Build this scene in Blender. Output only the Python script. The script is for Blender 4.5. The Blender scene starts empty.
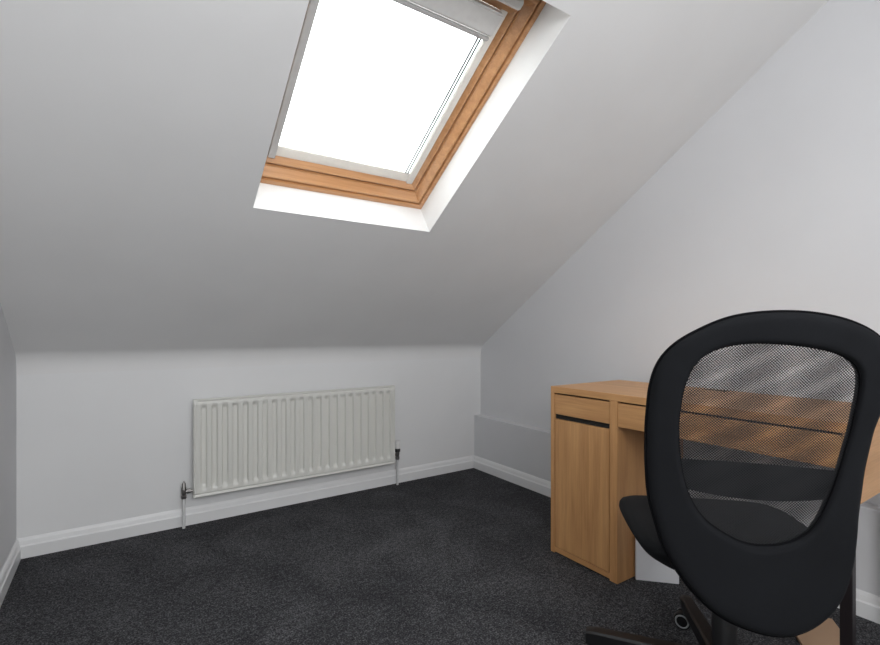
import bpy, bmesh, math, random
from mathutils import Vector, Matrix
random.seed(7)
S = bpy.context.scene
C = S.collection
PI = math.pi

# ------------------------------------------------------------------ camera
cam_d = bpy.data.cameras.new('camera'); cam = bpy.data.objects.new('camera', cam_d); C.objects.link(cam)
S.camera = cam
cam_d.sensor_fit = 'HORIZONTAL'; cam_d.sensor_width = 36.0
cam_d.lens = 479.0 / 880.0 * 36.0
cam_d.shift_y = 8.5 / 880.0
cam_d.clip_start = 0.02
cam.location = (-2.173, -2.784, 1.0)
cam.rotation_euler = (PI / 2, 0, -math.atan2(.558, .830))

# ------------------------------------------------------------------ sky (bright overcast)
W = bpy.data.worlds.new('overcast_sky'); S.world = W; W.use_nodes = True
bg = W.node_tree.nodes['Background']
bg.inputs[0].default_value = (0.97, 0.985, 1.0, 1); bg.inputs[1].default_value = 6.0

# ------------------------------------------------------------------ added weak fill light under the flat ceiling, out of view
ld = bpy.data.lights.new('ceiling_fill', 'AREA'); ld.shape = 'RECTANGLE'; ld.size = 1.5; ld.size_y = 0.9
ld.energy = 2.5; ld.color = (1.0, 0.99, 0.985)
lo = bpy.data.objects.new('ceiling_fill', ld); C.objects.link(lo); lo.location = (-1.6, -3.1, 2.30)
lo.rotation_euler = (math.radians(20), 0, 0)

# added soft fill at the wall behind the camera, no window there
rd = bpy.data.lights.new('rear_fill', 'AREA'); rd.shape = 'RECTANGLE'; rd.size = 1.15; rd.size_y = 1.2
rd.energy = 40; rd.color = (0.965, 0.982, 1.0)
ro = bpy.data.objects.new('rear_fill', rd); C.objects.link(ro); ro.location = (-1.92, -3.86, 1.55)
ro.rotation_euler = (PI / 2, 0, 0)

vs = S.view_settings
S.display_settings.display_device = 'sRGB'
vs.view_transform = 'Standard'; vs.look = 'None'; vs.gamma = 1.0; vs.exposure = 0.0; vs.use_curve_mapping = False

# ------------------------------------------------------------------ materials
def new_mat(name):
    m = bpy.data.materials.new(name); m.use_nodes = True
    nt = m.node_tree; b = nt.nodes['Principled BSDF']
    return m, nt, b
def N(nt, t, **kw):
    n = nt.nodes.new(t)
    for k, v in kw.items():
        if hasattr(n, k): setattr(n, k, v)
    return n
def coords(nt, scale=(1, 1, 1), rot=(0, 0, 0)):
    tc = N(nt, 'ShaderNodeTexCoord'); mp = N(nt, 'ShaderNodeMapping')
    mp.inputs['Scale'].default_value = scale; mp.inputs['Rotation'].default_value = rot
    nt.links.new(tc.outputs['Object'], mp.inputs['Vector'])
    return mp.outputs['Vector']
def noise(nt, vec, scale, detail=3, rough=.5, dist=0):
    n = N(nt, 'ShaderNodeTexNoise'); n.inputs['Scale'].default_value = scale
    n.inputs['Detail'].default_value = detail; n.inputs['Roughness'].default_value = rough
    n.inputs['Distortion'].default_value = dist
    nt.links.new(vec, n.inputs['Vector']); return n.outputs['Fac']
def ramp(nt, fac, stops):
    r = N(nt, 'ShaderNodeValToRGB'); e = r.color_ramp.elements
    while len(e) < len(stops): e.new(.5)
    for el, (p, c) in zip(e, stops): el.position = p; el.color = (*c, 1)
    nt.links.new(fac, r.inputs['Fac']); return r.outputs['Color']
def bump(nt, b, h, strength, dist):
    n = N(nt, 'ShaderNodeBump'); n.inputs['Strength'].default_value = strength; n.inputs['Distance'].default_value = dist
    nt.links.new(h, n.inputs['Height']); nt.links.new(n.outputs['Normal'], b.inputs['Normal'])
def mathn(nt, op, a, b=None):
    n = N(nt, 'ShaderNodeMath'); n.operation = op
    for i, x in enumerate((a, b)):
        if x is None: continue
        if isinstance(x, (int, float)): n.inputs[i].default_value = x
        else: nt.links.new(x, n.inputs[i])
    return n.outputs[0]

def paint(name, col, rough=.6, var=.03, bs=.05):
    m, nt, b = new_mat(name)
    v = coords(nt); f = noise(nt, v, 3, 4)
    c2 = tuple(x * (1 - var) for x in col)
    nt.links.new(ramp(nt, f, [(.3, c2), (.7, col)]), b.inputs['Base Color'])
    b.inputs['Roughness'].default_value = rough
    bump(nt, b, noise(nt, v, 220, 2), bs, .002)
    return m
def plain(name, col, rough=.5, metal=0.0):
    m, nt, b = new_mat(name)
    f = noise(nt, coords(nt), 40, 2)
    nt.links.new(ramp(nt, f, [(.3, tuple(x * .95 for x in col)), (.7, col)]), b.inputs['Base Color'])
    b.inputs['Roughness'].default_value = rough; b.inputs['Metallic'].default_value = metal
    return m
def wood(name, axis, dark, light, rough=.42, stretch=14.0, fine=1.0):
    m, nt, b = new_mat(name)
    sc = [stretch] * 3; sc['xyz'.index(axis)] = 1.0
    v = coords(nt, tuple(sc))
    f1 = noise(nt, v, 2.2 * fine, 5, .55, .6)
    sc2 = [160] * 3; sc2['xyz'.index(axis)] = 5
    v2 = coords(nt, tuple(sc2)); f2 = noise(nt, v2, 1.5, 3, .6)
    mix = mathn(nt, 'ADD', mathn(nt, 'MULTIPLY', f1, .65), mathn(nt, 'MULTIPLY', f2, .35))
    mid = tuple((a + c) / 2 for a, c in zip(dark, light))
    nt.links.new(ramp(nt, mix, [(.32, dark), (.5, mid), (.68, light)]), b.inputs['Base Color'])
    b.inputs['Roughness'].default_value = rough
    bump(nt, b, f2, .06, .001)
    return m
def fabric(name, col, col2, sc=900):
    m, nt, b = new_mat(name)
    v = coords(nt)
    f = noise(nt, v, sc, 2); g = noise(nt, v, 9, 4)
    mix = mathn(nt, 'ADD', mathn(nt, 'MULTIPLY', f, .5), mathn(nt, 'MULTIPLY', g, .5))
    nt.links.new(ramp(nt, mix, [(.3, col), (.7, col2)]), b.inputs['Base Color'])
    b.inputs['Roughness'].default_value = .9
    b.inputs['Specular IOR Level'].default_value = .25
    bump(nt, b, f, .25, .001)
    return m
def carpet_mat():
    m, nt, b = new_mat('charcoal_carpet')
    v = coords(nt)
    f = noise(nt, v, 170, 2, .7); g = noise(nt, v, 3.0, 6, .7, .8); k = noise(nt, v, 60, 2)
    mix = mathn(nt, 'ADD', mathn(nt, 'ADD', mathn(nt, 'MULTIPLY', f, .60), mathn(nt, 'MULTIPLY', g, .20)), mathn(nt, 'MULTIPLY', k, .20))
    nt.links.new(ramp(nt, mix, [(.36, (.008, .008, .010)), (.5, (.045, .045, .049)), (.64, (.18, .18, .187))]), b.inputs['Base Color'])
    b.inputs['Roughness'].default_value = .95
    try: b.inputs['Specular IOR Level'].default_value = .15
    except Exception: pass
    h = mathn(nt, 'ADD', f, mathn(nt, 'MULTIPLY', k, .5))
    bump(nt, b, h, .8, .008)
    return m
def glass_mat():
    m, nt, b = new_mat('window_glass'); nt.nodes.remove(b)
    t = N(nt, 'ShaderNodeBsdfTransparent'); t.inputs[0].default_value = (.96, .98, .97, 1)
    g = N(nt, 'ShaderNodeBsdfGlossy'); g.inputs['Roughness'].default_value = .02
    mx = N(nt, 'ShaderNodeMixShader')
    mx.inputs[0].default_value = .05; nt.links.new(t.outputs[0], mx.inputs[1]); nt.links.new(g.outputs[0], mx.inputs[2])
    nt.links.new(mx.outputs[0], nt.nodes['Material Output'].inputs['Surface'])
    return m
def mesh_mat(name, px_, pz_, rot, thr):
    """knitted net: round holes on a diagonal lattice"""
    m, nt, b = new_mat(name)
    mp = N(nt, 'ShaderNodeMapping'); mp.inputs['Scale'].default_value = (PI / px_, 1, PI / pz_)
    nt.links.new(coords(nt, (1, 1, 1), (0, math.radians(rot), 0)), mp.inputs['Vector']); v = mp.outputs['Vector']
    sx = N(nt, 'ShaderNodeSeparateXYZ'); nt.links.new(v, sx.inputs[0])
    a = mathn(nt, 'ABSOLUTE', mathn(nt, 'SINE', sx.outputs['X']))
    c = mathn(nt, 'ABSOLUTE', mathn(nt, 'SINE', sx.outputs['Z']))
    hole = mathn(nt, 'GREATER_THAN', mathn(nt, 'MULTIPLY', a, c), thr)
    t = N(nt, 'ShaderNodeBsdfTransparent'); mx = N(nt, 'ShaderNodeMixShader')
    b.inputs['Base Color'].default_value = (.012, .0125, .0145, 1); b.inputs['Roughness'].default_value = .7
    nt.links.new(hole, mx.inputs[0]); nt.links.new(b.outputs[0], mx.inputs[1]); nt.links.new(t.outputs[0], mx.inputs[2])
    nt.links.new(mx.outputs[0], nt.nodes['Material Output'].inputs['Surface'])
    return m

M_white = paint('white_wall_paint', (.80, .80, .80))
M_ceil = paint('white_ceiling_paint', (.80, .795, .79), var=.04)
M_grey = paint('pale_grey_wall_paint', (.71, .71, .722))
M_skirt = paint('white_gloss_trim_paint', (.82, .82, .82), .3, .02, .01)
M_carpet = carpet_mat()
M_glass = glass_mat()
OD, OL = (.46, .225, .085), (.67, .37, .16)
M_oakx = wood('oak_veneer_across', 'x', OD, OL)
M_oaky = wood('oak_veneer_deep', 'y', OD, OL)
M_oakz = wood('oak_veneer_upright', 'z', OD, OL)
PD, PL = (.44, .20, .075), (.64, .34, .155)
M_pinex = wood('varnished_pine', 'x', PD, PL, .3, 20)
M_pinex.node_tree.nodes['Principled BSDF'].inputs['Coat Weight'].default_value = .7
M_pinex.node_tree.nodes['Principled BSDF'].inputs['Coat Roughness'].default_value = .18
M_black_gap = plain('dark_recess', (.012, .011, .010), .8)
M_steel = plain('black_brown_steel', (.012, .008, .009), .45)
M_plastic = plain('black_plastic', (.007, .007, .008), .42)
M_ring = plain('grey_caster_ring', (.34, .36, .37), .4)
M_fab = fabric('black_chair_fabric', (.0038, .0042, .0055), (.0075, .0083, .0103))
M_fab2 = fabric('black_seat_fabric', (.0045, .005, .006), (.009, .0098, .0115))
M_pipe = plain('black_piping', (.004, .004, .005), .95)
M_pipe.node_tree.nodes['Principled BSDF'].inputs['Specular IOR Level'].default_value = .1
M_net1 = mesh_mat('black_net_front', .0041, .0041, 45, .30)
M_net2 = mesh_mat('black_net_back', .00414, .0044, 46.5, .30)
M_rad = paint('cream_radiator_enamel', (.74, .735, .69), .32, .02, .0)
M_chrome = plain('dull_chrome', (.28, .27, .26), .35, .9)
M_valvew = plain('white_valve_plastic', (.74, .73, .72), .4)
M_valved = plain('dark_valve_collar', (.03, .03, .03), .4)
M_pipew = plain('white_painted_pipe', (.72, .72, .72), .35)
M_alu = plain('grey_aluminium_channel', (.56, .55, .545), .5, .1)
M_blind = plain('pale_blind_cassette', (.74, .73, .715), .5)
M_ivory = plain('ivory_glazing_strip', (.86, .84, .80), .5)
def translucent(m, fac, col):
    nt = m.node_tree; b = nt.nodes['Principled BSDF']; t = N(nt, 'ShaderNodeBsdfTranslucent'); t.inputs[0].default_value = (*col, 1)
    mx = N(nt, 'ShaderNodeMixShader'); mx.inputs[0].default_value = fac
    nt.links.new(b.outputs[0], mx.inputs[1]); nt.links.new(t.outputs[0], mx.inputs[2])
    nt.links.new(mx.outputs[0], nt.nodes['Material Output'].inputs['Surface'])
translucent(M_ivory, .16, (.9, .88, .84))
M_card = paint('brown_cardboard', (.42, .27, .17), .85, .12, .1)
M_paper = paint('white_box_card', (.80, .80, .82), .6, .03, .02)
M_cord = plain('dark_blind_cord', (.10, .10, .11), .6)

# ------------------------------------------------------------------ builders
def link(name, bm, mats, parent=None, smooth=False, angle=40):
    bmesh.ops.recalc_face_normals(bm, faces=bm.faces)
    me = bpy.data.meshes.new(name); bm.to_mesh(me); bm.free()
    for m in (mats if isinstance(mats, (list, tuple)) else [mats]): me.materials.append(m)
    o = bpy.data.objects.new(name, me); C.objects.link(o)
    if parent: o.parent = parent
    if smooth:
        for p in me.polygons: p.use_smooth = True
        try: me.set_sharp_from_angle(angle=math.radians(angle))
        except Exception: pass
    return o
def struct(o):
    o['kind'] = 'structure'; return o
def thing(name, label, cat, loc, rz=0, group=None):
    o = bpy.data.objects.new(name, None); C.objects.link(o); o.empty_display_size = .1
    o.location = loc; o.rotation_euler = (0, 0, rz); o['label'] = label; o['category'] = cat
    if group: o['group'] = group
    return o
def tag(o, label, cat):
    o['label'] = label; o['category'] = cat; return o
def add_hull(bm, pts):
    vs_ = [bm.verts.new(p) for p in pts]; return vs_
def add_box(bm, x0, x1, y0, y1, z0, z1, bev=0.0, seg=2, mat=None):
    if bev:
        t = bmesh.new(); _box(t, x0, x1, y0, y1, z0, z1)
        bmesh.ops.bevel(t, geom=t.edges[:], offset=bev, segments=seg, affect='EDGES', profile=.5)
        merge(bm, t, mat)
    else:
        _box(bm, x0, x1, y0, y1, z0, z1, mat)
def _box(bm, x0, x1, y0, y1, z0, z1, mat=None):
    v = [bm.verts.new(p) for p in ((x0,y0,z0),(x1,y0,z0),(x1,y1,z0),(x0,y1,z0),(x0,y0,z1),(x1,y0,z1),(x1,y1,z1),(x0,y1,z1))]
    for q in ((0,3,2,1),(4,5,6,7),(0,1,5,4),(1,2,6,5),(2,3,7,6),(3,0,4,7)):
        f = bm.faces.new([v[i] for i in q])
        if mat is not None: f.material_index = mat
def merge(bm, t, mat=None):
    t.verts.index_update(); mp = [bm.verts.new(v.co) for v in t.verts]
    for f in t.faces:
        try:
            g = bm.faces.new([mp[v.index] for v in f.verts]); g.material_index = f.material_index if mat is None else mat
        except ValueError: pass
    t.free()
def add_lathe(bm, prof, n=24, mtx=None):
    """prof: (r, z) list, spun about z, closed at the ends"""
    rings = []
    for r, z in prof:
        ring = []
        for i in range(n):
            a = 2 * PI * i / n; p = Vector((r * math.cos(a), r * math.sin(a), z))
            ring.append(bm.verts.new(mtx @ p if mtx else p))
        rings.append(ring)
    for a, b in zip(rings, rings[1:]):
        for i in range(n): bm.faces.new((a[i], a[(i+1) % n], b[(i+1) % n], b[i]))
    bm.faces.new(rings[0][::-1]); bm.faces.new(rings[-1])
def add_tube(bm, pts, r, n=10, closed=False):
    pts = [Vector(p) for p in pts]; m = len(pts); rings = []
    up = None
    for i, p in enumerate(pts):
        if closed: t = pts[(i+1) % m] - pts[i-1]
        else: t = pts[min(i+1, m-1)] - pts[max(i-1, 0)]
        t.normalize()
        if up is None:
            up = Vector((0, 0, 1)) if abs(t.z) < .9 else Vector((1, 0, 0))
        s = t.cross(up).normalized(); up = s.cross(t).normalized()
        rr = r[i] if isinstance(r, (list, tuple)) else r
        rings.append([bm.verts.new(p + (s * math.cos(2*PI*k/n) + up * math.sin(2*PI*k/n)) * rr) for k in range(n)])
    rng = range(m if closed else m - 1)
    for i in rng:
        a, b = rings[i], rings[(i+1) % m]
        for k in range(n): bm.faces.new((a[k], a[(k+1) % n], b[(k+1) % n], b[k]))
    if not closed: bm.faces.new(rings[0][::-1]); bm.faces.new(rings[-1])
def add_prism(bm, pts, d):
    """closed polygon of 3D points extruded by vector d"""
    a = [bm.verts.new(p) for p in pts]; b = [bm.verts.new(Vector(p) + Vector(d)) for p in pts]
    bm.faces.new(a[::-1]); bm.faces.new(b); n = len(a)
    for i in range(n): bm.faces.new((a[i], a[(i+1) % n], b[(i+1) % n], b[i]))

# ------------------------------------------------------------------ room shell
XL, XR, XLEDGE = -2.543, 0.061, 0.0
YB, YF = 0.0, -3.9
KZ, SLOPE = 0.881, 0.653
TH = math.atan(SLOPE); CT, ST = math.cos(TH), math.sin(TH)
FLATZ = 2.42; YFLAT = -(FLATZ - KZ) / SLOPE
VFLAT = -YFLAT / CT
def sl(x, v, off=0.0):                                  # point on the sloping ceiling: across, up the slope, outward
    return Vector((x, -CT * v + ST * off, KZ + ST * v + CT * off))

bm = bmesh.new(); _box(bm, XL - .1, XR + .1, YF - .1, YB + .1, -.1, 0.0); struct(link('floor', bm, M_carpet))
bm = bmesh.new(); _box(bm, XL - .1, XR + .1, YB, YB + .1, 0.0, KZ); struct(link('wall_back', bm, M_white))
gable = [(YB, 0), (YB, KZ), (YFLAT, FLATZ), (YF, FLATZ), (YF, 0)]
bm = bmesh.new(); add_prism(bm, [(XL, y, z) for y, z in gable], (-.1, 0, 0)); struct(link('wall_left', bm, M_grey))
bm = bmesh.new(); add_prism(bm, [(XR, y, z) for y, z in gable], (.1, 0, 0)); struct(link('wall_right', bm, M_grey))
bm = bmesh.new(); _box(bm, XL - .1, XR + .1, YF - .1, YF, 0, FLATZ); struct(link('wall_front', bm, M_white))

OX0, OX1, OV0, OV1 = -1.750, -0.962, 1.067, 2.076        # opening in the ceiling plane
WX0, WX1, WV0, WV1, WOFF = -1.775, -0.962, 1.070, 2.072, .145   # window rectangle at the back of the reveal
bm = bmesh.new()
def ring(x0, x1, v0, v1, off): return [bm.verts.new(sl(x, v, off)) for x, v in ((x0, v0), (x1, v0), (x1, v1), (x0, v1))]
A = ring(XL - .1, XR + .1, 0.0, VFLAT, 0); Bq = ring(OX0, OX1, OV0, OV1, 0)
Cq = ring(WX0, WX1, WV0, WV1, WOFF); Dq = ring(WX0, WX1, WV0, WV1, .26); Eq = ring(XL - .1, XR + .1, -.15, VFLAT + .1, .26)
for P, Q in ((A, Bq), (Bq, Cq), (Cq, Dq), (Dq, Eq), (Eq, A)):
    for i in range(4): bm.faces.new((P[i], P[(i+1) % 4], Q[(i+1) % 4], Q[i]))
_box(bm, XL - .1, XR + .1, YF - .1, YFLAT + .0, FLATZ, FLATZ + .1)
# plaster eased round where the slope meets the low wall
p0, p1, p2 = sl(0, .055), sl(0, 0), Vector((0, 0, KZ - .075))
cv = []
for i in range(11):
    t = i / 10; p = p0 * (1 - t) ** 2 + p1 * 2 * t * (1 - t) + p2 * t * t
    cv.append((XL, p.y, p.z))
add_prism(bm, cv + [(XL, .02, KZ - .075), (XL, .02, KZ + .05)], (XR - XL, 0, 0))
struct(link('ceiling', bm, M_ceil, None, True, 20))

# boxed ledge along the foot of the right wall
bm = bmesh.new(); add_box(bm, XLEDGE, XR + .002, YF + .001, YB - .001, 0.0, .382, .003); struct(link('trim_1', bm, M_grey))

# skirting boards: profile (out from wall, height)
SK = [(0, 0), (.017, 0), (.017, .052), (.0145, .056), (.013, .058), (.0095, .075), (.006, .082), (.003, .087), (0, .087)]
bm = bmesh.new(); add_prism(bm, [(XL, YB - w, z) for w, z in SK], (XLEDGE - XL, 0, 0)); struct(link('baseboard_back', bm, M_skirt))
bm = bmesh.new(); add_prism(bm, [(XLEDGE - w, YF, z) for w, z in SK], (0, YB - YF - .006, 0)); struct(link('baseboard_right', bm, M_skirt))
bm = bmesh.new(); add_prism(bm, [(XL + w, YF, z) for w, z in SK], (0, YB - YF - .006, 0)); struct(link('baseboard_left', bm, M_skirt))

# ------------------------------------------------------------------ skylight window
win = struct(thing('window_1', 'pine framed skylight window set into the sloping white ceiling', 'window', (0, 0, 0)))
del win['category']
KS = dict(l=1.0, r=1.0, b=1.22, t=1.5)
def wrect(w, off):
    x0, x1, v0, v1 = WX0 + w * KS['l'], WX1 - w * KS['r'], WV0 + w * KS['b'], WV1 - w * KS['t']
    return [sl(x0, v0, off), sl(x1, v0, off), sl(x1, v1, off), sl(x0, v1, off)]
def sweep_frame(name, prof, mats, parent):
    """four mitred members, each with its own grain (material slots shared)"""
    bm = bmesh.new(); n = len(prof)
    rs = [[bm.verts.new(p) for p in wrect(w, o)] for w, o in prof]
    for k in range(n):
        P, Q = rs[k], rs[(k+1) % n]
        for i in range(4): bm.faces.new((P[i], P[(i+1) % 4], Q[(i+1) % 4], Q[i]))
    return link(name, bm, mats, parent, True, 25)
M_pine = M_pinex
sweep_frame('outer_frame', [(-.001, .250), (-.001, .143), (.014, .143), (.018, .146), (.0185, .156), (.0225, .156), (.023, .149),
    (.027, .147), (.031, .148), (.046, .170), (.050, .177), (.055, .179), (.055, .250)], M_pine, win)
sash = sweep_frame('sash', [(.059, .245), (.059, .181), (.062, .178), (.066, .178), (.080, .194), (.082, .197), (.082, .245)], M_pine, win)
bm = bmesh.new()
add_prism(bm, wrect(.078, .214), Vector((0, ST, CT)) * .006)
link('pane', bm, M_glass, sash)
# ventilation bar along the top of the sash
bm = bmesh.new()
v0, v1 = 1.988, 2.016
pr = [sl(WX0 + .06, v0, .158), sl(WX0 + .06, v1, .158), sl(WX0 + .06, v1 + .004, .145), sl(WX0 + .06, v1 - .004, .135), sl(WX0 + .06, v0 + .004, .135), sl(WX0 + .06, v0 - .004, .145)]
add_prism(bm, pr, (WX1 - WX0 - .145, 0, 0)); hb = link('handle_bar', bm, M_blind, win)
for xx in (WX0 + .12, WX1 - .14):
    bm = bmesh.new(); add_prism(bm, [sl(xx, 1.99, .157), sl(xx, 2.006, .157), sl(xx, 2.006, .182), sl(xx, 1.99, .182)], (.02, 0, 0)); link('bracket', bm, M_alu, hb)

# roller blind in its cassette: its own thing
bx0, bx1 = WX0 + .083, WX1 - .083
bl = thing('roller_blind', 'pale roller blind rolled up in its cassette at the top of the skylight', 'blind', sl((bx0 + bx1) / 2, 1.90, .19))
O = Vector(bl.location)
def bpart(name, x0, x1, v0, v1, o0, o1, m, bev=.002):
    bm = bmesh.new()
    pts = [sl(x0, v0, o0), sl(x0, v1, o0), sl(x0, v1, o1), sl(x0, v0, o1)]
    add_prism(bm, [p - O for p in pts], (x1 - x0, 0, 0))
    if bev: bmesh.ops.bevel(bm, geom=bm.edges[:], offset=bev, segments=2, affect='EDGES')
    return link(name, bm, m, bl)
bpart('side_channel', bx0, bx0 + .026, 1.165, 1.955, .182, .204, M_alu)
bpart('side_channel', bx1 - .030, bx1, 1.165, 1.955, .190, .208, M_ivory)
bpart('bottom_strip', bx0, bx1, 1.160, 1.215, .198, .208, M_ivory)
cs = bpart('cassette', bx0 + .026, bx1 - .024, 1.868, 1.948, .165, .206, M_blind, .006)
bpart('pull_bar', bx0 + .027, bx1 - .024, 1.846, 1.862, .176, .200, M_alu, .004)
for dx in (.040, .052):
    bm = bmesh.new(); add_tube(bm, [sl(bx1 - dx, 1.19, .203) - O, sl(bx1 - dx, 1.852, .203) - O], .0042, 6); link('cord', bm, M_cord, bl)

# ------------------------------------------------------------------ radiator
RX0, RX1, RZ0, RZ1, RY = -1.856, -.699, .152, .651, -.080
rad = thing('radiator', 'cream panel radiator mounted on the white wall under the skylight', 'radiator', ((RX0 + RX1) / 2, -.05, 0))
rx = (RX0 + RX1) / 2; hw = (RX1 - RX0) / 2
yf = RY + .05
bm = bmesh.new()
nfl = 22; pitch = (2 * hw - .045) / nfl
xs = {-hw, hw, -hw + .004, hw - .004, -hw + .012, hw - .012, -hw + .015, hw - .015}
fl = []
for i in range(nfl):
    c = -hw + .0225 + pitch * (i + .5); fl.append(c)
    for d in (-.0155, -.0135, -.0115, -.0095, 0, .0095, .0115, .0135, .0155): xs.add(round(c + d, 5))
zs = sorted({RZ0, RZ0 + .004, RZ0 + .014, RZ0 + .017, RZ0 + .021, RZ0 + .038, RZ0 + .046, RZ0 + .056, RZ0 + .066, RZ0 + .08, RZ1 - .08, RZ1 - .056, RZ1 - .046, RZ1 - .038, RZ1 - .030, RZ1 - .015, RZ1 - .012, RZ1 - .004, RZ1})
xs = sorted(xs)
def sst(a, b, x):
    t = max(0, min(1, (x - a) / (b - a))); return t * t * (3 - 2 * t)
def depth(x, z):
    d = 0.0
    c = min(fl, key=lambda q: abs(q - x)); u = abs(x - c)
    k = 1 - sst(.0095, .0155, u)
    e = sst(RZ0 + .036, RZ0 + .058, z) * (1 - sst(RZ1 - .048, RZ1 - .028, z))
    d += .014 * k * e
    edge = min(x + hw, hw - x, z - RZ0, RZ1 - z)
    if edge < .0015: d += .004
    elif .0135 < z - RZ0 < .0175: d += .007
    elif .011 < min(z - RZ0, 9) < .0155 or .011 < x + hw < .0135 or .011 < hw - x < .0135 or .011 < RZ1 - z < .0135: d += .0025
    return d
g = [[bm.verts.new((x, yf + depth(x, z), z)) for x in xs] for z in zs]
for j in range(len(zs) - 1):
    for i in range(len(xs) - 1): bm.faces.new((g[j][i], g[j][i+1], g[j+1][i+1], g[j+1][i]))
yb_ = yf + .026
rim = g[0] + [r[-1] for r in g[1:]] + g[-1][-2::-1] + [r[0] for r in g[-2:0:-1]]
bk = [bm.verts.new((v.co.x, yb_, v.co.z)) for v in rim]
for i in range(len(rim)): bm.faces.new((rim[i], rim[(i+1) % len(rim)], bk[(i+1) % len(rim)], bk[i]))
bm.faces.new(bk)
link('panel', bm, M_rad, rad, True, 50)
for sx in (-.42, .42):
    bm = bmesh.new(); add_box(bm, sx - .015, sx + .015, yb_ - .001, .0495, RZ0 + .04, RZ1 - .08, .002); link('wall_bracket', bm, M_rad, rad)
def pipe(x, ztop, yy=.012):
    bm = bmesh.new(); add_tube(bm, [(x, yy, 0.0), (x, yy, ztop * .5), (x, yy, ztop)], .0075, 14); o = link('pipe', bm, M_pipew, rad, True)
    return o
yp = .006
# lockshield on the left
xl = -1.896 - rx
p = pipe(xl, .165, yp)
bm = bmesh.new(); add_lathe(bm, [(.0115, .150), (.0125, .152), (.0125, .164), (.009, .167), (.010, .170), (.012, .180), (.012, .205), (.009, .211), (.0085, .226), (.004, .232), (.002, .240)], 16, Matrix.Translation((xl, yp, 0)))
v = link('valve', bm, M_chrome, rad, True)
bm = bmesh.new(); add_tube(bm, [(xl + .005, yp, .185), (-hw + .006, yp, .185)], .008, 12)
add_tube(bm, [(xl + .014, yp, .185), (xl + .030, yp, .185)], .0125, 6); link('union', bm, M_chrome, v)
# thermostatic valve on the right
xr = -.664 - rx
pipe(xr, .175, yp)
bm = bmesh.new(); add_lathe(bm, [(.0115, .165), (.013, .168), (.013, .182), (.0095, .185), (.011, .190), (.0125, .2), (.0125, .215)], 16, Matrix.Translation((xr, yp, 0)))
v = link('valve', bm, M_chrome, rad, True)
bm = bmesh.new(); add_tube(bm, [(xr - .005, yp, .198), (hw - .006, yp, .198)], .008, 12)
link('union', bm, M_chrome, v)
bm = bmesh.new(); add_lathe(bm, [(.014, .214), (.0175, .217), (.0185, .232), (.016, .236)], 20, Matrix.Translation((xr, yp, 0))); link('collar', bm, M_valved, v, True)
bm = bmesh.new(); add_lathe(bm, [(.016, .236), (.0205, .239), (.0205, .268), (.019, .280), (.015, .286)], 20, Matrix.Translation((xr, yp, 0))); link('thermostat_head', bm, M_valvew, v, True)

# ------------------------------------------------------------------ desk  (local x along the wall, y back to the wall)
DW, DD = 1.079, .498
desk = thing('desk', 'oak veneer desk with cupboard and drawers standing along the grey wall', 'desk', (-.539, -1.256, 0), -PI / 2)
def dpart(name, x0, x1, y0, y1, z0, z1, m, parent=desk, bev=.0012):
    bm = bmesh.new(); add_box(bm, x0, x1, y0, y1, z0, z1, bev); return link(name, bm, m, parent)
dpart('tabletop', 0, DW, 0, DD, .7215, .750, M_oakx, bev=.002)
dpart('side_panel', 0, .022, .0005, DD, 0, .7215, M_oakz)
dpart('side_panel', .314, .350, .0005, DD - .02, 0, .7215, M_oakz)
dpart('side_panel', DW - .022, DW, .0005, DD, .522, .7215, M_oaky)
dpart('back_panel', .022, DW - .022, DD - .018, DD - .004, .56, .7215, M_oakx)
dpart('back_panel', .022, .314, DD - .018, DD - .004, .028, .56, M_oakx)
dpart('bottom_panel', .022, .314, .002, DD - .018, 0.006, .028, M_oakx)
dpart('shelf', .022, .314, .03, DD - .018, .596, .606, M_oakx)
dpart('shelf', .022, .314, .03, DD - .018, .30, .316, M_oakx)
def drawer(x0, x1, z0, z1):
    dr = dpart('drawer', x0, x1, .002, .018, z0, z1, M_oakx)
    bm = bmesh.new(); add_box(bm, x0 + .012, x1 - .012, .018, DD - .06, z0 + .004, z1 - .012); link('drawer_box', bm, M_oakx, dr)
drawer(.0235, .3125, .627, .7148)
drawer(.352, DW - .0235, .622, .7148)
# cupboard door, cut low at the top so that the dark slot serves as its handle
dpart('door', .0255, .3105, .002, .019, .032, .6045, M_oakz)
bm = bmesh.new(); add_box(bm, .0225, .3135, .010, .016, .6065, .626); link('slot_recess', bm, M_black_gap, desk)
for (xa, xb) in ((.0225, .3135), (.3505, DW - .0225)):
    bm = bmesh.new(); add_box(bm, xa, xb, .021, .0235, .7150, .7213); link('drawer_gap', bm, M_black_gap, desk)
bm = bmesh.new(); add_box(bm, .455, .540, DD - .052, DD - .020, .7492, .7504); link('cable_slot', bm, M_black_gap, desk)
for y0, y1 in ((.0005, .030), (DD - .03, DD)):
    o = dpart('leg', DW - .028, DW, y0, y1, 0, .522, M_steel, bev=.002); o['label'] = 'dark steel leg'

# white slim box and cardboard on the carpet under the desk
def slab_thing(name, a, b, t, h, m, label, cat, bev=.002):
    a = Vector((*a, 0)); b = Vector((*b, 0)); L = (b - a).length
    bm = bmesh.new(); add_box(bm, 0, L, 0, t, 0, h, bev)
    o = link(name, bm, m); o.location = a; o.rotation_euler = (0, 0, math.atan2(b.y - a.y, b.x - a.x)); return tag(o, label, cat)
slab_thing('paper_box', (-.4465, -1.626), (-.335, -1.742), .022, .21, M_paper, 'slim white card box standing upright on the carpet beside the desk cupboard', 'box')
slab_thing('cardboard_sheet', (-.137 - .211, -2.17 - .152), (-.137, -2.17), .145, .012, M_card, 'flat brown piece of cardboard lying on the carpet behind the desk leg', 'cardboard', .001)

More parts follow.
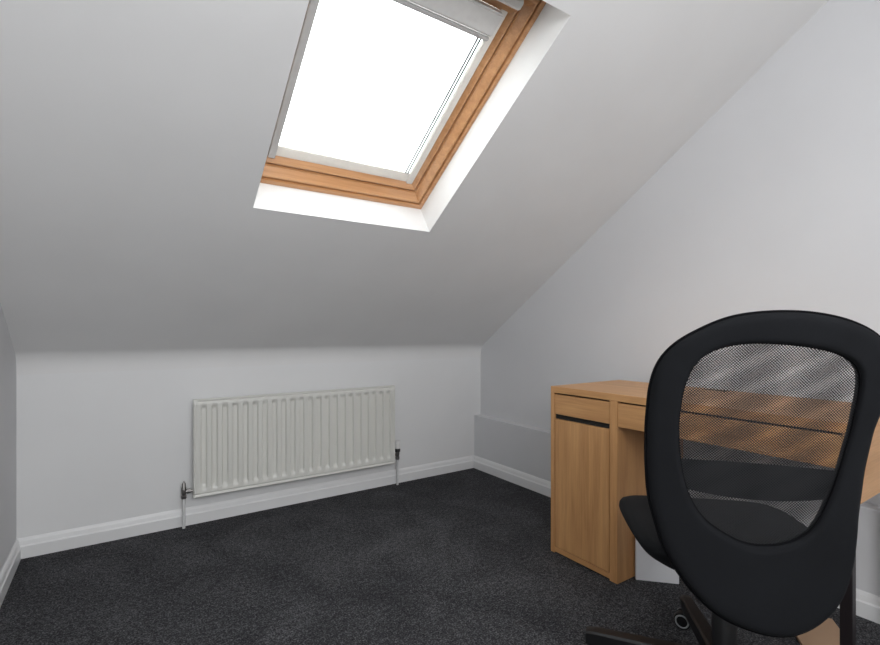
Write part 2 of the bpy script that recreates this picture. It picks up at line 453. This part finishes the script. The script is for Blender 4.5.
# ------------------------------------------------------------------ office chair (local y = the way it faces)
CH = math.radians(46.295) - PI / 2
ch = thing('office_chair', 'black swivel office chair with net window in its tall rounded backrest', 'chair', (-.8184, -2.1403, 0), CH)
OUTER = [(-.0606,1.0360),(-.02,1.0370),(.0013,1.0362),(.0466,1.0303),(.0897,1.0195),(.1255,1.0049),(.1555,.9863),(.1782,.9585),(.1887,.9223),(.1888,.8855),(.1796,.8398),(.1687,.7943),(.1620,.7314),(.1590,.6816),(.1560,.614),(.1555,.5483),(.1490,.487),(.1244,.4171),(.0805,.3702),(.0389,.3481),(.0036,.3426),(-.0354,.3477),(-.0976,.367),(-.1447,.4024),(-.1847,.4519),(-.2132,.4975),(-.2324,.5575),(-.2478,.6141),(-.2558,.684),(-.2592,.7542),(-.259,.8239),(-.2558,.881),(-.2481,.9194),(-.2346,.9483),(-.212,.9746),(-.172,1.0021),(-.1206,1.0263)]
INNER = [(-.0424,.9747),(.0064,.9701),(.0575,.9613),(.0895,.9504),(.1142,.9364),(.1251,.9233),(.1286,.904),(.1285,.8752),(.1258,.8303),(.1192,.772),(.1155,.7483),(.1112,.7240),(.1030,.684),(.0892,.637),(.0669,.5858),(.0446,.566),(.0111,.5496),(-.0254,.5422),(-.0678,.5446),(-.105,.5628),(-.1438,.5898),(-.1659,.6237),(-.1844,.6744),(-.1925,.7172),(-.1981,.7671),(-.1984,.8304),(-.1957,.8663),(-.1901,.8973),(-.1824,.9215),(-.1742,.9367),(-.1581,.9541),(-.1293,.967),(-.0913,.9744)]
CX, CZ = -.035, .76
def yb(x, z):
    t = (z - .42) / .62
    return -.262 - .075 * t * t - .02 * t + .55 * x * x
def radial(pts, n, sm=2):
    pr = sorted((math.atan2(z - CZ, x - CX) % (2 * PI), math.hypot(x - CX, z - CZ)) for x, z in pts)
    ex = [(a - 2 * PI, r) for a, r in pr[-3:]] + pr + [(a + 2 * PI, r) for a, r in pr[:3]]
    out = []
    for k in range(n):
        a = 2 * PI * k / n
        i = max(j for j in range(len(ex)) if ex[j][0] <= a)
        i = max(1, min(i, len(ex) - 3))
        (a0, r0), (a1, r1), (a2, r2), (a3, r3) = ex[i-1:i+3]
        t = (a - a1) / (a2 - a1)
        m1 = (r2 - r0) / (a2 - a0) * (a2 - a1); m2 = (r3 - r1) / (a3 - a1) * (a2 - a1)
        out.append((2*t**3-3*t**2+1) * r1 + (t**3-2*t**2+t) * m1 + (-2*t**3+3*t**2) * r2 + (t**3-t**2) * m2)
    for _ in range(sm): out = [(out[k-1] + 2 * out[k] + out[(k+1) % n]) / 4 for k in range(n)]
    return out
NA = 160
RO, RI = radial(OUTER, NA), radial(INNER, NA, 8)
def bp(k, r, d=0.0):
    a = 2 * PI * k / NA; x = CX + r * math.cos(a); z = CZ + r * math.sin(a)
    return Vector((x, yb(x, z) + d, z))
# fabric cover: a hoop, wide below the net window
bm = bmesh.new()
T = .017
ss = [0, .02, .06, .12, .22, .35, .5, .65, .8, .9, .96, 1.0]
def th(k, s):
    w = RO[k] - RI[k]; do = s * w; di = (1 - s) * w
    f = min(1, do / .022); e = min(1, di / .012)
    return T * math.sqrt(max(0, 1 - (1 - f) ** 2)) * (.35 + .65 * math.sqrt(max(0, 1 - (1 - e) ** 2)))
def wr(k, s):                                          # pulled creases in the upper corners
    a = 2 * PI * k / NA
    return .0012 * math.sin(9 * a * 3 + 4 * s) * math.exp(-((a - 2.45) / .22) ** 2) * math.sin(PI * s)
rings = []
for s in ss: rings.append([bm.verts.new(bp(k, RO[k] + s * (RI[k] - RO[k]), -th(k, s) + wr(k, s))) for k in range(NA)])
for s in ss[::-1][:-1]: rings.append([bm.verts.new(bp(k, RO[k] + s * (RI[k] - RO[k]), th(k, s))) for k in range(NA)])
for j in range(len(rings)):
    P, Q = rings[j], rings[(j+1) % len(rings)]
    for k in range(NA): bm.faces.new((P[k], P[(k+1) % NA], Q[(k+1) % NA], Q[k]))
back = link('backrest', bm, M_fab, ch, True, 60)
bm = bmesh.new(); add_tube(bm, [bp(k, RO[k] + .0005, .002) for k in range(NA)], .0042, 8, True); link('piping', bm, M_pipe, back, True)
bm = bmesh.new(); add_tube(bm, [bp(k, RI[k] + .001, -.006) for k in range(NA)], .0026, 8, True); link('piping', bm, M_pipe, back, True)
# two layers of knitted net stretched over the window
def net(m, d, name):
    bm = bmesh.new(); fr = [1, .85, .7, .55, .4, .25, .12]
    rg = [[bm.verts.new(bp(k, RI[k] * f, d)) for k in range(0, NA, 2)] for f in fr]; n = NA // 2
    for P, Q in zip(rg, rg[1:]):
        for k in range(n): bm.faces.new((P[k], P[(k+1) % n], Q[(k+1) % n], Q[k]))
    c = bm.verts.new(bp(0, 0, d))
    for k in range(n): bm.faces.new((rg[-1][k], rg[-1][(k+1) % n], c))
    return link(name, bm, m, back, True)
net(M_net1, .004, 'mesh_panel')
net(M_net2, -.003, 'mesh_panel')
# lumbar support inside the net
bm = bmesh.new(); rows = []
nl = 28
for i in range(nl + 1):
    u = i / nl; x = -.200 + u * .345
    zt = .712 + .004 * math.sin(PI * u) - .012 * u * u; zb = .632 + .016 * (2 * u - 1) ** 2 - .004 * u
    row = []
    for q in range(12):
        a = 2 * PI * q / 12; zz = (zt + zb) / 2 + (zt - zb) / 2 * math.sin(a)
        row.append(bm.verts.new((x, yb(x, zz) + .026 + .008 * math.cos(a), zz)))
    rows.append(row)
for a, b in zip(rows, rows[1:]):
    for q in range(12): bm.faces.new((a[q], a[(q+1) % 12], b[(q+1) % 12], b[q]))
bm.faces.new(rows[0][::-1]); bm.faces.new(rows[-1])
link('lumbar_support', bm, M_fab2, ch, True)
# seat: a padded squarish cushion with a curved underside
bm = bmesh.new()
def seat_ring(sc, z, dip=0.0, n=72):
    out = []
    for k in range(n):
        a = 2 * PI * k / n; c, s_ = math.cos(a), math.sin(a)
        x = .228 * sc * math.copysign(abs(c) ** .55, c); y = .245 * sc * math.copysign(abs(s_) ** .55, s_)
        zz = z - .030 * max(0, (y - .08) / .17) ** 2 * (1 if z > .45 else .4) + .012 * 0
        out.append(bm.verts.new((x - .023, y + .005, zz)))
    return out
levels = [(.30, .405), (.60, .408), (.80, .420), (.92, .440), (.985, .462), (1.0, .470), (.994, .480), (.97, .488), (.91, .493), (.7, .494), (.4, .492), (.12, .491)]
rg = [seat_ring(s_, z) for s_, z in levels]
for P, Q in zip(rg, rg[1:]):
    for k in range(72): bm.faces.new((P[k], P[(k+1) % 72], Q[(k+1) % 72], Q[k]))
bm.faces.new(rg[0][::-1]); bm.faces.new(rg[-1])
link('seat', bm, M_fab2, ch, True, 60)
bm = bmesh.new(); add_box(bm, -.09, .05, -.14, .12, .365, .408, .008); mech = link('tilt_mechanism', bm, M_plastic, ch)
bm = bmesh.new(); add_tube(bm, [(-.02, -.10, .385), (-.02, -.18, .378), (-.02, -.222, .395), (-.02, -.232, .44), (-.02, -.236, .52)], [.02, .02, .02, .018, .014], 12)
link('back_bracket', bm, M_plastic, ch, True)
bm = bmesh.new(); add_tube(bm, [(.05, .03, .39), (.15, .03, .392), (.235, .03, .40)], .006, 8); link('lever', bm, M_plastic, mech, True)
bm = bmesh.new(); add_lathe(bm, [(.030, .105), (.030, .28), (.026, .285), (.026, .33), (.015, .335), (.015, .37)], 24); link('gas_column', bm, M_plastic, ch, True)
# five-armed base
bm = bmesh.new(); add_lathe(bm, [(.036, .060), (.046, .068), (.046, .118), (.036, .126)], 24); base = link('base_hub', bm, M_plastic, ch, True)
def arm_bm(ang, L=.33):
    bm = bmesh.new(); c, s_ = math.cos(ang), math.sin(ang); rows = []
    for t in (0, .15, .4, .7, .93, 1.0):
        r = .03 + (L - .03) * t; w = .026 - .008 * t; zt = .122 - .020 * t; zb = .072 - .012 * t
        if t == 1.0: w *= .9; zt -= .003; zb += .003
        row = []
        for (u, z) in ((-w * .75, zt), (w * .75, zt), (w, zt - .006), (w * .92, zb), (-w * .92, zb), (-w, zt - .006)):
            row.append(bm.verts.new((r * c - u * s_, r * s_ + u * c, z)))
        rows.append(row)
    for a, b in zip(rows, rows[1:]):
        for q in range(6): bm.faces.new((a[q], a[(q+1) % 6], b[(q+1) % 6], b[q]))
    bm.faces.new(rows[0][::-1]); bm.faces.new(rows[-1]); return bm
AX = math.radians(60)                                  # every caster rolls the same way
for ang, sp in ((88, 0), (163, 0), (232, 0), (304, 0), (14, 0)):
    A_ = math.radians(ang); arm = link('leg', arm_bm(A_, {88: .352, 163: .36}.get(ang, .30)), M_plastic, base, False)
    cr = {88: .332, 163: .338}.get(ang, .278); cx_, cy_ = cr * math.cos(A_), cr * math.sin(A_)
    d = Vector((math.cos(AX + PI), math.sin(AX + PI), 0))     # axle direction
    ctr = Vector((cx_, cy_, .028)) + Vector((-d.y, d.x, 0)) * -.010
    R_ = Matrix.Translation(ctr) @ d.to_track_quat('Z', 'Y').to_matrix().to_4x4()
    cb = bmesh.new()
    add_lathe(cb, [(.016, -.027), (.026, -.026), (.028, -.022), (.028, -.006), (.020, -.004), (.020, .004), (.028, .006), (.028, .022), (.026, .026), (.016, .027)], 24, R_)
    add_tube(cb, [(cx_, cy_, .035), (cx_, cy_, .066)], .010, 10)
    cas = link('caster', cb, M_plastic, arm, True)
    for sg in (-1, 1):
        rb = bmesh.new(); add_tube(rb, [R_ @ Vector((.0195 * math.cos(2*PI*i/24), .0195 * math.sin(2*PI*i/24), sg * .0265)) for i in range(24)], .0028, 6, True)
        link('wheel_ring', rb, M_ring, cas, True)
